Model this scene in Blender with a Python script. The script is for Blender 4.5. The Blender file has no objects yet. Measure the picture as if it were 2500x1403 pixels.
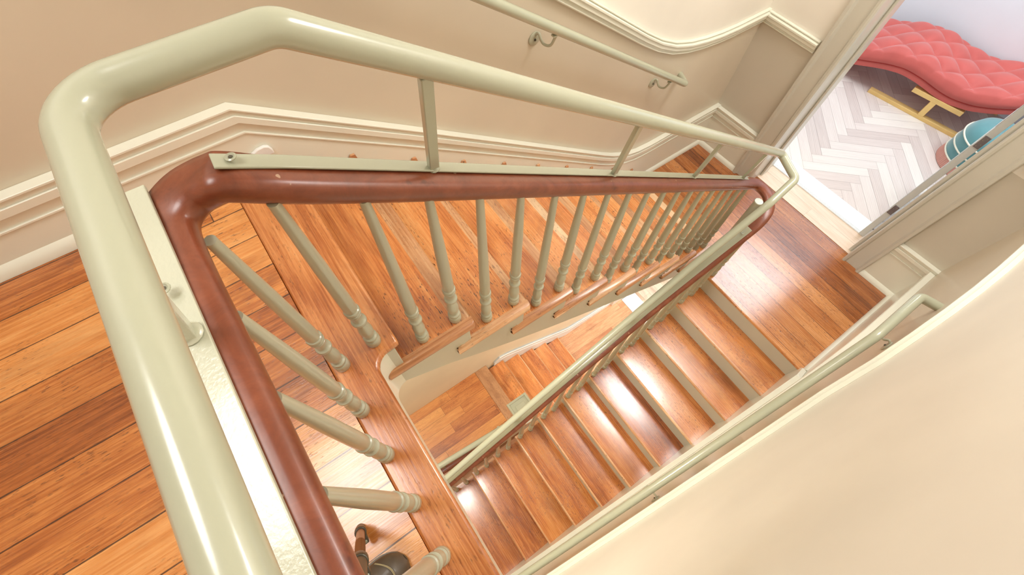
import bpy, bmesh, math, random
from math import pi, sin, cos, radians, sqrt
from mathutils import Vector, Matrix
random.seed(7)
sc = bpy.context.scene
COL = sc.collection

# ------------------------------------------------------------------ camera
R = [[0.5761624032733439, 0.7387100867875184, -0.3497774903172901],
     [0.8168375468059009, -0.505488233944904, 0.27795335484821837],
     [0.02851854102864151, -0.445857660045938, -0.8946494507883848]]
CAMZ = 1.2465
M = Matrix(((R[0][0], -R[0][1], -R[0][2], 0), (R[1][0], -R[1][1], -R[1][2], 0), (R[2][0], -R[2][1], -R[2][2], CAMZ), (0, 0, 0, 1)))
cd = bpy.data.cameras.new('camera'); cam = bpy.data.objects.new('camera', cd); COL.objects.link(cam)
cam.matrix_world = M
cd.sensor_width = 36; cd.lens = 1092.99 / 2500 * 36; cd.clip_start = 0.02
sc.camera = cam

# ------------------------------------------------------------------ main dimensions (metres)
XL, XR = -1.41, .525            # left and right wall faces
ZB = -1.684                     # mid landing
ZA2, ZB2 = -4.12, -5.20         # lower landing, ground floor
R1, G1 = .1684, .2491           # upper flight riser / going
R2, G2 = .19, .2447             # middle flight
YN0 = .012                      # nosing of the upper landing
YB2 = 2.1768                    # nosing of the mid landing at the middle flight
def n1(k): return YN0 + G1 * k
def n2(k): return YB2 - G2 * k
SH = .045
def wy(x): return 3.165 + SH * (x + .5)    # face of the back wall (slightly out of square)
def nz2(y): return ZB - .776 * (YB2 - y)

# ------------------------------------------------------------------ materials
def nodes(name):
    m = bpy.data.materials.new(name); m.use_nodes = True
    nt = m.node_tree; b = nt.nodes['Principled BSDF']
    return m, nt, b
def N(nt, t, **k):
    n = nt.nodes.new(t)
    for a, v in k.items():
        if a.startswith('i_'):
            n.inputs[int(a[2:])].default_value = v
        else: setattr(n, a, v)
    return n
def L(nt, a, ao, b, bi): nt.links.new(a.outputs[ao], b.inputs[bi])
def math_(nt, op, a, b=None, c=None):
    n = nt.nodes.new('ShaderNodeMath'); n.operation = op
    for i, v in enumerate((a, b, c)):
        if v is None: continue
        if isinstance(v, (int, float)): n.inputs[i].default_value = v
        else: nt.links.new(v, n.inputs[i])
    return n.outputs[0]
def mixc(nt, fac, a, b, mode='MIX'):
    n = nt.nodes.new('ShaderNodeMix'); n.data_type = 'RGBA'; n.blend_type = mode
    for i, v in ((0, fac), (6, a), (7, b)):
        if isinstance(v, (int, float)): n.inputs[i].default_value = v
        elif isinstance(v, tuple): n.inputs[i].default_value = (*v, 1) if len(v) == 3 else v
        else: nt.links.new(v, n.inputs[i])
    return n.outputs[2]
def ramp(nt, fac, stops):
    n = nt.nodes.new('ShaderNodeValToRGB'); cr = n.color_ramp
    while len(cr.elements) < len(stops): cr.elements.new(.5)
    for e, (p, c) in zip(cr.elements, stops):
        e.position = p; e.color = (*c, 1) if isinstance(c, tuple) else (c, c, c, 1)
    nt.links.new(fac, n.inputs[0]); return n.outputs[0]
def noise(nt, vec, scale, detail=4, rough=.5, dist=0):
    n = nt.nodes.new('ShaderNodeTexNoise'); n.inputs['Scale'].default_value = scale
    n.inputs['Detail'].default_value = detail; n.inputs['Roughness'].default_value = rough
    n.inputs['Distortion'].default_value = dist
    nt.links.new(vec, n.inputs['Vector']); return n.outputs['Fac']
def comb(nt, x, y, z):
    n = nt.nodes.new('ShaderNodeCombineXYZ')
    for i, v in enumerate((x, y, z)):
        if isinstance(v, (int, float)): n.inputs[i].default_value = v
        else: nt.links.new(v, n.inputs[i])
    return n.outputs[0]
def bump(nt, b, h, strength, dist=.002):
    n = nt.nodes.new('ShaderNodeBump'); n.inputs['Strength'].default_value = strength; n.inputs['Distance'].default_value = dist
    nt.links.new(h, n.inputs['Height']); nt.links.new(n.outputs[0], b.inputs['Normal'])

def paint(name, col, rough=.45, var=.05, bumps=.15, bscale=60, coat=0., warm=None):
    m, nt, b = nodes(name)
    g = N(nt, 'ShaderNodeNewGeometry'); p = g.outputs['Position']
    f = noise(nt, p, 2.2, 3)
    d = tuple(c * (1 - var * 1.6) for c in col); w = tuple(min(1, c * (1 + var)) for c in col)
    c = ramp(nt, f, [(.3, d), (.7, w)])
    nt.links.new(c, b.inputs['Base Color'])
    b.inputs['Roughness'].default_value = rough
    b.inputs['Coat Weight'].default_value = coat; b.inputs['Coat Roughness'].default_value = .12
    if bumps: bump(nt, b, noise(nt, p, bscale, 4), bumps, .001)
    return m

def wood(name, along='Y', w=.12, off=0., cols=None, rough=.24, length=1.6, seed=0., gap=.0022, pits=1., coat=.5, dark=0.):
    """floor boards: grain runs along the given axis, boards w wide (w None: one board)"""
    cols = cols or [(.20, .045, .008), (.46, .135, .027), (.70, .27, .068), (.86, .43, .15)]
    m, nt, b = nodes(name)
    g = N(nt, 'ShaderNodeNewGeometry'); sx = N(nt, 'ShaderNodeSeparateXYZ'); L(nt, g, 'Position', sx, 0)
    X, Y, Z = sx.outputs
    u, v = (X, Y) if along == 'Y' else (Y, X)
    wob = noise(nt, comb(nt, math_(nt, 'MULTIPLY', u, .01), math_(nt, 'MULTIPLY', v, 1.7), 0.), 1., 2)
    u = math_(nt, 'ADD', u, math_(nt, 'MULTIPLY', math_(nt, 'SUBTRACT', wob, .5), .006))
    if w:
        q = math_(nt, 'DIVIDE', math_(nt, 'SUBTRACT', u, off), w)
        idx = math_(nt, 'FLOOR', q); fr = math_(nt, 'FRACT', q)
        wn = N(nt, 'ShaderNodeTexWhiteNoise', noise_dimensions='1D'); nt.links.new(math_(nt, 'ADD', idx, seed + .37), wn.inputs['W'])
        r1 = wn.outputs['Value']
        vv = math_(nt, 'DIVIDE', math_(nt, 'ADD', v, math_(nt, 'MULTIPLY', r1, length)), length)
        iv = math_(nt, 'FLOOR', vv); fv = math_(nt, 'FRACT', vv)
        wn2 = N(nt, 'ShaderNodeTexWhiteNoise', noise_dimensions='2D')
        nt.links.new(comb(nt, math_(nt, 'ADD', idx, seed), iv, 0.), wn2.inputs['Vector'])
        rnd = wn2.outputs['Value']
        e1 = math_(nt, 'MULTIPLY', math_(nt, 'MINIMUM', fr, math_(nt, 'SUBTRACT', 1., fr)), w)
        e2 = math_(nt, 'MULTIPLY', math_(nt, 'MINIMUM', fv, math_(nt, 'SUBTRACT', 1., fv)), length)
        edge = math_(nt, 'MINIMUM', e1, e2)
        gn = noise(nt, g.outputs['Position'], 14, 3)
        gapm = math_(nt, 'LESS_THAN', edge, math_(nt, 'MULTIPLY', gn, gap))
    else:
        sz = math_(nt, 'MULTIPLY', math_(nt, 'ROUND', math_(nt, 'MULTIPLY', Z, 11.)), 1.)
        wn2 = N(nt, 'ShaderNodeTexWhiteNoise', noise_dimensions='1D'); nt.links.new(math_(nt, 'ADD', sz, seed), wn2.inputs['W'])
        rnd = wn2.outputs['Value']; gapm = None
    r10 = math_(nt, 'MULTIPLY', rnd, 37.)
    # broad tone along the board
    t1 = noise(nt, comb(nt, math_(nt, 'MULTIPLY', u, 7.), math_(nt, 'MULTIPLY', v, 1.3), r10), 1., 5, .55, .6)
    # cathedral grain
    wv = N(nt, 'ShaderNodeTexWave', wave_type='BANDS', bands_direction='X', wave_profile='SAW')
    wv.inputs['Scale'].default_value = 26; wv.inputs['Distortion'].default_value = 9; wv.inputs['Detail'].default_value = 3
    wv.inputs['Detail Scale'].default_value = .35
    nt.links.new(comb(nt, math_(nt, 'MULTIPLY', u, .9), math_(nt, 'MULTIPLY', v, .10), r10), wv.inputs['Vector'])
    g1 = noise(nt, comb(nt, math_(nt, 'MULTIPLY', u, 240.), math_(nt, 'MULTIPLY', v, 5.), r10), 1., 4, .6)
    tone = math_(nt, 'ADD', math_(nt, 'MULTIPLY', t1, .52), math_(nt, 'ADD', math_(nt, 'MULTIPLY', rnd, .34 if w else .20), .03 if w else .12))
    tone = math_(nt, 'ADD', tone, math_(nt, 'MULTIPLY', wv.outputs['Fac'], .10))
    tone = math_(nt, 'ADD', tone, math_(nt, 'MULTIPLY', math_(nt, 'SUBTRACT', g1, .5), .42))
    tone = math_(nt, 'SUBTRACT', tone, dark)
    t3 = noise(nt, comb(nt, math_(nt, 'MULTIPLY', u, 34.), math_(nt, 'MULTIPLY', v, 3.4), r10), 1., 5, .65, .5)
    tone = math_(nt, 'ADD', tone, math_(nt, 'MULTIPLY', math_(nt, 'SUBTRACT', t3, .5), .55))
    c = ramp(nt, tone, [(.20, cols[0]), (.40, cols[1]), (.58, cols[2]), (.82, cols[3])])
    # dark pits and streaks along the grain
    pt = noise(nt, comb(nt, math_(nt, 'MULTIPLY', u, 190.), math_(nt, 'MULTIPLY', v, 48.), r10), 1., 2, .5)
    pc = noise(nt, comb(nt, math_(nt, 'MULTIPLY', u, 5.), math_(nt, 'MULTIPLY', v, 2.5), r10), 1., 2)
    pm = math_(nt, 'MULTIPLY', ramp(nt, pt, [(.60, 0.), (.70, 1.)]), ramp(nt, pc, [(.38, 0.), (.56, 1.)]))
    c = mixc(nt, math_(nt, 'MULTIPLY', pm, .62 * pits), c, (.075, .022, .008))
    # broad stains of worn dark varnish
    st = noise(nt, comb(nt, math_(nt, 'MULTIPLY', u, 3.), math_(nt, 'MULTIPLY', v, 1.3), 3.1 + seed), 1., 6, .62, .8)
    c = mixc(nt, math_(nt, 'MULTIPLY', ramp(nt, st, [(.54, 0.), (.72, 1.)]), .55), c, (.17, .045, .012))
    if gapm is not None: c = mixc(nt, math_(nt, 'MULTIPLY', gapm, .85), c, (.035, .012, .006))
    nt.links.new(c, b.inputs['Base Color'])
    b.inputs['Roughness'].default_value = rough
    nt.links.new(ramp(nt, g1, [(.3, rough - .06), (.75, rough + .14)]), b.inputs['Roughness'])
    b.inputs['Specular IOR Level'].default_value = .6
    b.inputs['Coat Weight'].default_value = coat; b.inputs['Coat Roughness'].default_value = .17
    h = math_(nt, 'ADD', math_(nt, 'MULTIPLY', g1, .6), math_(nt, 'MULTIPLY', pm, -.45 * pits))
    if gapm is not None: h = math_(nt, 'SUBTRACT', h, math_(nt, 'MULTIPLY', gapm, 2.))
    bump(nt, b, h, .55, .0014)
    return m

def simple(name, col, rough=.5, metal=0., sheen=0., coat=0.):
    m, nt, b = nodes(name)
    g = N(nt, 'ShaderNodeNewGeometry')
    f = noise(nt, g.outputs['Position'], 9, 3)
    c = ramp(nt, f, [(.3, tuple(x * .93 for x in col)), (.7, tuple(min(1, x * 1.05) for x in col))])
    nt.links.new(c, b.inputs['Base Color'])
    b.inputs['Roughness'].default_value = rough; b.inputs['Metallic'].default_value = metal
    b.inputs['Sheen Weight'].default_value = sheen; b.inputs['Coat Weight'].default_value = coat
    return m

SAGE = paint('sage_gloss_paint', (.43, .44, .325), .24, .03, .10, 90, .5)
SAGE2 = paint('sage_thick_paint', (.56, .57, .44), .22, .03, .75, 170, .5)
BAL = paint('sage_baluster_paint', (.44, .435, .32), .28, .04, .10, 80, .35)
STR = paint('greige_string_paint', (.52, .495, .39), .38, .04, .12, 40, .2)
DADO = paint('greige_wall_paint', (.645, .57, .445), .40, .03, .06, 30, .15)
DADO2 = paint('greige_door_wall_paint', (.60, .555, .46), .42, .03, .06, 30, .1)
CREAM2 = paint('warm_cream_wall_paint', (.86, .77, .58), .5, .03, .06, 30)
CREAM = paint('cream_wall_paint', (.83, .785, .70), .5, .03, .06, 30)
TRIM = paint('cream_trim_gloss', (.79, .78, .665), .30, .03, .10, 50, .3)
CASING = paint('casing_paint', (.60, .58, .50), .30, .03, .08, 50, .3)
WHITE = paint('white_trim', (.86, .88, .88), .35, .02, .05, 50)
ROOMW = paint('pale_lilac_wall_paint', (.78, .83, .87), .6, .02, .04, 30)
DOORP = paint('pale_grey_door_paint', (.62, .63, .60), .35, .02, .04, 30)

def redwood(name):
    m, nt, b = nodes(name)
    g = N(nt, 'ShaderNodeNewGeometry'); p = g.outputs['Position']
    f = noise(nt, p, 11, 8, .72, .6)
    c = ramp(nt, f, [(.22, (.11, .025, .010)), (.5, (.205, .050, .020)), (.80, (.31, .088, .038))])
    st = noise(nt, p, 17, 4, .5)
    c = mixc(nt, math_(nt, 'MULTIPLY', ramp(nt, st, [(.66, 0.), (.72, 1.)]), .6), c, (.07, .018, .008))
    ch = noise(nt, p, 46, 2, .5)
    c = mixc(nt, math_(nt, 'MULTIPLY', ramp(nt, ch, [(.74, 0.), (.76, 1.)]), .7), c, (.62, .42, .28))
    nt.links.new(c, b.inputs['Base Color'])
    b.inputs['Roughness'].default_value = .34
    b.inputs['Coat Weight'].default_value = .3; b.inputs['Coat Roughness'].default_value = .25
    bump(nt, b, noise(nt, p, 60, 5), .25, .001)
    return m
MAHOG = redwood('mahogany_handrail_wood')
RC = [(.20, .045, .010), (.46, .14, .035), (.68, .27, .085), (.84, .44, .19)]
FLOOR_A = wood('orange_pine_boards', 'Y', .128, -1.41 + .046, rough=.23, coat=.7, length=5.3, seed=3, gap=.0036)
HEAD_A = wood('pine_nosing_board', 'X', None, cols=RC, seed=5.3, rough=.24, pits=.7)
FLOOR_B = wood('worn_pine_boards_mid_landing', 'X', .112, ZB and 2.22, cols=[(.12, .026, .005), (.32, .09, .018), (.48, .17, .045), (.66, .30, .11)], rough=.20, coat=1., length=60., seed=11, pits=1.5, gap=.0030)
TREAD = wood('tread_pine', 'X', None, cols=[(.22, .048, .010), (.50, .148, .036), (.73, .28, .08), (.88, .46, .18)], rough=.25, seed=21.7, pits=1.5)
TREAD2 = wood('tread_pine_two_board', 'X', None, cols=[(.11, .022, .004), (.34, .085, .016), (.57, .19, .042), (.76, .34, .10)], rough=.20, coat=1., seed=41.2, pits=1.4)
WORN = wood('worn_tread_nose', 'X', None, cols=[(.30, .10, .03), (.52, .23, .09), (.70, .40, .20), (.86, .64, .40)], rough=.3, seed=4.4)
NOSE = wood('worn_return_nosing_wood', 'Y', None, cols=[(.24, .07, .02), (.46, .19, .07), (.64, .33, .15), (.82, .58, .36)], rough=.35, seed=2.2)
FLOOR_A2 = wood('lower_landing_boards', 'Y', .115, -1.41, cols=[(.20, .045, .010), (.46, .14, .032), (.62, .24, .06), (.78, .38, .12)], rough=.35, length=.9, seed=31)
HEAD_A2 = wood('lower_nosing_board', 'X', None, cols=[(.25, .10, .035), (.38, .17, .07), (.5, .25, .11), (.6, .34, .17)], rough=.45, seed=9)
FLOOR_B2 = wood('pink_pine_boards', 'Y', .16, -1.41, cols=[(.40, .15, .06), (.58, .26, .12), (.72, .38, .20), (.84, .52, .30)], rough=.4, length=3, seed=51)
OAK = wood('pale_oak_boards', 'X', .14, 0, cols=[(.55, .38, .25), (.70, .52, .37), (.80, .62, .47), (.88, .72, .56)], rough=.35, length=1.0, seed=61, pits=.15, gap=.001)

def herring():
    m, nt, b = nodes('pale_herringbone_oak')
    at = N(nt, 'ShaderNodeAttribute', attribute_name='plank')  # x,y = plank space (along, across), z = random
    s = N(nt, 'ShaderNodeSeparateXYZ'); L(nt, at, 'Vector', s, 0)
    a, c_, r = s.outputs
    r9 = math_(nt, 'MULTIPLY', r, 31.)
    g = noise(nt, comb(nt, math_(nt, 'MULTIPLY', a, 4.), math_(nt, 'MULTIPLY', c_, 60.), r9), 1., 5, .6, .5)
    wv = N(nt, 'ShaderNodeTexWave', wave_type='BANDS', bands_direction='Y', wave_profile='SAW')
    wv.inputs['Scale'].default_value = 22; wv.inputs['Distortion'].default_value = 7; wv.inputs['Detail Scale'].default_value = .5
    nt.links.new(comb(nt, math_(nt, 'MULTIPLY', a, .25), c_, r9), wv.inputs['Vector'])
    t = math_(nt, 'ADD', math_(nt, 'MULTIPLY', r, .45), math_(nt, 'ADD', math_(nt, 'MULTIPLY', g, .35), math_(nt, 'MULTIPLY', wv.outputs['Fac'], .2)))
    c = ramp(nt, t, [(.15, (.54, .45, .41)), (.40, (.68, .58, .53)), (.62, (.77, .69, .63)), (.85, (.84, .79, .70))])
    nt.links.new(c, b.inputs['Base Color']); b.inputs['Roughness'].default_value = .38
    return m
HERR = herring()
PINK = simple('coral_velvet', (.52, .095, .078), .75, sheen=.35)
PINKD = simple('coral_velvet_piping', (.35, .02, .015), .8)
GOLD = simple('gold_metal', (.84, .58, .22), .35, metal=.2)
TEAL = simple('teal_velvet', (.085, .25, .265), .7, sheen=.5)
PIPING = simple('cream_piping', (.80, .76, .62), .6)
FRINGE = simple('dusty_pink_fringe', (.62, .30, .24), .8, sheen=.3)
STEEL = simple('grey_steel', (.22, .21, .23), .35, metal=.6)
SCREW = simple('screw_metal', (.30, .30, .24), .35, metal=.7)
DKMETAL = simple('dark_metal', (.10, .085, .06), .35, metal=.4)
LEGM = simple('brown_leg_tube', (.19, .065, .022), .32, metal=.2, coat=.4)
LEATHER = simple('dark_brown_leather', (.095, .070, .045), .48, coat=.1)
STITCH = simple('tan_stitching', (.40, .33, .18), .7)
PLASTIC = simple('white_plastic', (.85, .84, .80), .5)

# ------------------------------------------------------------------ mesh helpers
class MB:
    def __init__(s): s.v = []; s.f = []; s.mi = []
    def add(s, vs, fs, mi=0):
        o = len(s.v); s.v += [tuple(v) for v in vs]; s.f += [tuple(i + o for i in f) for f in fs]; s.mi += [mi] * len(fs)
    def box(s, x0, x1, y0, y1, z0, z1, mi=0):
        s.add([(x0, y0, z0), (x1, y0, z0), (x1, y1, z0), (x0, y1, z0), (x0, y0, z1), (x1, y0, z1), (x1, y1, z1), (x0, y1, z1)],
              [(0, 3, 2, 1), (4, 5, 6, 7), (0, 1, 5, 4), (1, 2, 6, 5), (2, 3, 7, 6), (3, 0, 4, 7)], mi)
    def prism(s, poly, axis, a, b, mi=0, nose=None):
        """poly: list of 2D points; axis 'x': (y,z), 'y': (x,z), 'z': (x,y)"""
        def P(p, t): return {'x': (t, p[0], p[1]), 'y': (p[0], t, p[1]), 'z': (p[0], p[1], t)}[axis]
        n = len(poly)
        A = sum(poly[i][0] * poly[(i + 1) % n][1] - poly[(i + 1) % n][0] * poly[i][1] for i in range(n))
        vs = [P(p, a) for p in poly] + [P(p, b) for p in poly]
        fs = [tuple(range(n))[::-1], tuple(range(n, 2 * n))] + [(i, (i + 1) % n, n + (i + 1) % n, n + i) for i in range(n)]
        s.add(vs, fs, mi)
        if nose:
            for i in range(nose[0], nose[1]): s.mi[len(s.mi) - n + i] = 1
    def sweep(s, path, prof, up=Vector((0, 0, 1)), closed=False, cap=True, mi=0, scale=None):
        """sweep a 2D profile (side, up) along a 3D path with mitred corners"""
        P = [Vector(p) for p in path]; n = len(P); m = len(prof); o = len(s.v)
        for i in range(n):
            a = (P[i] - P[i - 1]).normalized() if i > 0 else None
            b = (P[i + 1] - P[i]).normalized() if i < n - 1 else None
            d = (a + b).normalized() if a and b else (a or b)
            side = d.cross(up)
            if side.length < 1e-5: side = Vector((1, 0, 0))
            side.normalize()
            u = side.cross(d).normalized()
            k = 1.
            if a and b:
                c = max(.3, a.dot(d)); k = 1 / c
            sc_ = scale[i] if scale else 1.
            for q in prof:
                s.v.append(tuple(P[i] + side * q[0] * sc_ * (k if abs(a.cross(b).dot(u)) > .01 else 1) + u * q[1] * sc_ if (a and b) else P[i] + side * q[0] * sc_ + u * q[1] * sc_))
        for i in range(n - 1):
            for j in range(m):
                s.f.append((o + i * m + j, o + i * m + (j + 1) % m, o + (i + 1) * m + (j + 1) % m, o + (i + 1) * m + j)); s.mi.append(mi)
        if cap:
            s.f.append(tuple(o + j for j in range(m))[::-1]); s.mi.append(mi)
            s.f.append(tuple(o + (n - 1) * m + j for j in range(m))); s.mi.append(mi)
    def tube(s, path, r, seg=16, mi=0, cap=True):
        """round tube, parallel-transported"""
        P = [Vector(p) for p in path]; n = len(P); o = len(s.v)
        T = []
        for i in range(n):
            a = (P[i] - P[i - 1]).normalized() if i > 0 else (P[1] - P[0]).normalized()
            b = (P[i + 1] - P[i]).normalized() if i < n - 1 else a
            T.append((a + b).normalized())
        ref = Vector((0, 0, 1)) if abs(T[0].z) < .9 else Vector((1, 0, 0))
        u = T[0].cross(ref).normalized()
        for i in range(n):
            u = (u - T[i] * u.dot(T[i])).normalized(); w = T[i].cross(u)
            rr = r[i] if isinstance(r, (list, tuple)) else r
            for j in range(seg):
                t = 2 * pi * j / seg; s.v.append(tuple(P[i] + (u * cos(t) + w * sin(t)) * rr))
        for i in range(n - 1):
            for j in range(seg):
                s.f.append((o + i * seg + j, o + i * seg + (j + 1) % seg, o + (i + 1) * seg + (j + 1) % seg, o + (i + 1) * seg + j)); s.mi.append(mi)
        if cap:
            s.f.append(tuple(o + j for j in range(seg))[::-1]); s.mi.append(mi)
            s.f.append(tuple(o + (n - 1) * seg + j for j in range(seg))); s.mi.append(mi)
    def lathe(s, prof, c=(0, 0, 0), seg=24, mi=0, axis=None, flute=0):
        o = len(s.v); n = len(prof)
        A = Vector(axis).normalized() if axis else Vector((0, 0, 1))
        U = A.orthogonal().normalized(); W = A.cross(U)
        for r, z in prof:
            for j in range(seg):
                t = 2 * pi * j / seg
                rr = r * (1 + (flute * (.5 if j % 2 else -.5)))
                s.v.append(tuple(Vector(c) + A * z + U * (rr * cos(t)) + W * (rr * sin(t))))
        for i in range(n - 1):
            for j in range(seg):
                s.f.append((o + i * seg + j, o + i * seg + (j + 1) % seg, o + (i + 1) * seg + (j + 1) % seg, o + (i + 1) * seg + j)); s.mi.append(mi)
        s.f.append(tuple(o + j for j in range(seg))[::-1]); s.mi.append(mi)
        s.f.append(tuple(o + (n - 1) * seg + j for j in range(seg))); s.mi.append(mi)
    def shear(s):
        s.v = [(x, y + SH * (x + .5), z) for x, y, z in s.v]; return s
    def build(s, name, mat, parent=None, smooth=True, angle=35, bevel=0., kind=None):
        me = bpy.data.meshes.new(name)
        base = Vector((0, 0, 0))
        if parent is not None: base = parent_base(parent)
        me.from_pydata([tuple(Vector(v) - base) for v in s.v], [], s.f)
        mats = mat if isinstance(mat, (list, tuple)) else [mat]
        for mm in mats: me.materials.append(mm)
        me.polygons.foreach_set('material_index', s.mi)
        bm = bmesh.new(); bm.from_mesh(me); bmesh.ops.recalc_face_normals(bm, faces=bm.faces); bm.to_mesh(me); bm.free()
        if smooth:
            me.polygons.foreach_set('use_smooth', [True] * len(me.polygons)); me.set_sharp_from_angle(angle=radians(angle))
        me.update()
        o = bpy.data.objects.new(name, me); COL.objects.link(o)
        if parent is not None: o.parent = parent
        if bevel:
            bv = o.modifiers.new('bevel', 'BEVEL'); bv.width = bevel; bv.segments = 2; bv.limit_method = 'ANGLE'; bv.angle_limit = radians(40)
            bv.harden_normals = False
        if kind: o['kind'] = kind
        return o
def parent_base(p):
    b = Vector((0, 0, 0))
    while p is not None: b += p.location; p = p.parent
    return b
def thing(name, loc, label, cat, group=None):
    o = bpy.data.objects.new(name, None); o.empty_display_size = .1; COL.objects.link(o); o.location = loc
    o['label'] = label; o['category'] = cat
    if group: o['group'] = group
    return o
def tag(o, label, cat, group=None):
    o['label'] = label; o['category'] = cat
    if group: o['group'] = group
    return o
def struct(name, mb, mat, bevel=0., smooth=True):
    return mb.build(name, mat, None, smooth=smooth, bevel=bevel, kind='structure')
def arc(p0, p1, p2, r, n=8):
    """round the corner p1 of a path with radius r"""
    p0, p1, p2 = Vector(p0), Vector(p1), Vector(p2)
    a = (p0 - p1).normalized(); b = (p2 - p1).normalized()
    ang = a.angle(b); d = r / math.tan(ang / 2)
    A = p1 + a * d; B = p1 + b * d
    c = p1 + (a + b).normalized() * (r / sin(ang / 2))
    out = []
    va, vb = A - c, B - c; th = va.angle(vb)
    for i in range(n + 1):
        t = i / n
        out.append(tuple(c + (va * sin((1 - t) * th) + vb * sin(t * th)) / sin(th)))
    return out
def rounded(path, rs, n=8):
    out = [tuple(path[0])]
    for i in range(1, len(path) - 1):
        r = rs[i - 1] if isinstance(rs, (list, tuple)) else rs
        if r: out += arc(path[i - 1], path[i], path[i + 1], r, n)
        else: out.append(tuple(path[i]))
    out.append(tuple(path[-1])); return out
def smooth_path(pts, n=6):
    """Catmull-Rom through the points"""
    P = [Vector(p) for p in pts]; P = [P[0] * 2 - P[1]] + P + [P[-1] * 2 - P[-2]]
    out = []
    for i in range(1, len(P) - 2):
        for k in range(n):
            t = k / n
            out.append(tuple(.5 * ((2 * P[i]) + (P[i + 1] - P[i - 1]) * t + (2 * P[i - 1] - 5 * P[i] + 4 * P[i + 1] - P[i + 2]) * t * t + (3 * P[i] - P[i - 1] - 3 * P[i + 1] + P[i + 2]) * t ** 3)))
    out.append(tuple(P[-2])); return out

# ================================================================== FLOORS
# upper landing: boards, then a nosing board along the well and the head of the upper flight
m = MB(); m.box(XL, -.42, -2.6, -.185, -.03, 0); m.box(-.42, XR, -2.6, -.185, -.03, 0)
struct('floor', m, FLOOR_A)
yE = -.073
pts = [(XL, -.185), (XR, -.185), (XR, yE)]
fil = [(-.47, yE)] + [(-.47 - .042 * sin(t), yE + .042 - .042 * cos(t)) for t in [pi / 2 * i / 8 for i in range(1, 9)]]
fil = [(-.478 - .05 * sin(pi / 2 * i / 8), yE + .05 - .05 * cos(pi / 2 * i / 8)) for i in range(9)]
pts += fil + [(-.53, YN0), (XL, YN0)]
m = MB()
def edge_prism(m, poly, z0, z1, inset=.008):
    m.prism(poly, 'z', z0, z1)
edge_prism(m, pts, -.03, .0005)
o = struct('floor', m, HEAD_A, bevel=.008)
m = MB(); m.box(XL, XR, -2.6, -.12, -.335, -.031)
struct('floor', m, CREAM)
# mid landing
m = MB()
m.prism([(XL, 2.215), (-.52, 2.215), (-.52, 2.30), (-.40, 2.30), (-.40, YB2), (XR, YB2), (XR, 3.10), (XR, 3.245), (XL, 3.245)], 'z', ZB - .03, ZB)
struct('floor', m, FLOOR_B, bevel=.007)
m = MB()
m.prism([(XL, 2.25), (-.53, 2.25), (-.53, 2.33), (-.39, 2.33), (-.39, YB2 + .03), (XR, YB2 + .03), (XR, 3.245), (XL, 3.245)], 'z', ZB - .30, ZB - .0305)
struct('floor', m, STR)
# doorway strip of pale oak
m = MB(); m.box(-.83, .10, 3.2453, 3.60, ZB - .03, ZB + .001); struct('floor', m, OAK)
# lower landing, L-shaped
m = MB(); m.prism([(XL, -2.6), (XR, -2.6), (XR, -1.06), (-.55, -1.06), (-.55, .62), (XL, .62)], 'z', ZA2 - .03, ZA2)
struct('floor', m, FLOOR_A2)
m = MB(); m.box(XL, -.55, .62, .785, ZA2 - .03, ZA2 + .0005); struct('floor', m, HEAD_A2, bevel=.006)
m = MB(); m.box(XL, -.56, -2.6, .75, ZA2 - .3, ZA2 - .0305); m.box(-.559, XR, -2.6, -1.03, ZA2 - .3, ZA2 - .0305); struct('floor', m, STR)
# ground floor hall
m = MB(); m.box(XL, XR, -2.6, 3.32, ZB2 - .05, ZB2); struct('floor', m, FLOOR_B2)
m = MB(); m.box(-1.35, .2, 3.3205, 3.58, ZB2 - .05, ZB2 + .012)
struct('trim_1', m, WHITE, bevel=.004)
m = MB(); m.box(-2.4, 1.6, 3.5805, 6.6, ZB2 - .05, ZB2); struct('floor', m, OAK)

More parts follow.
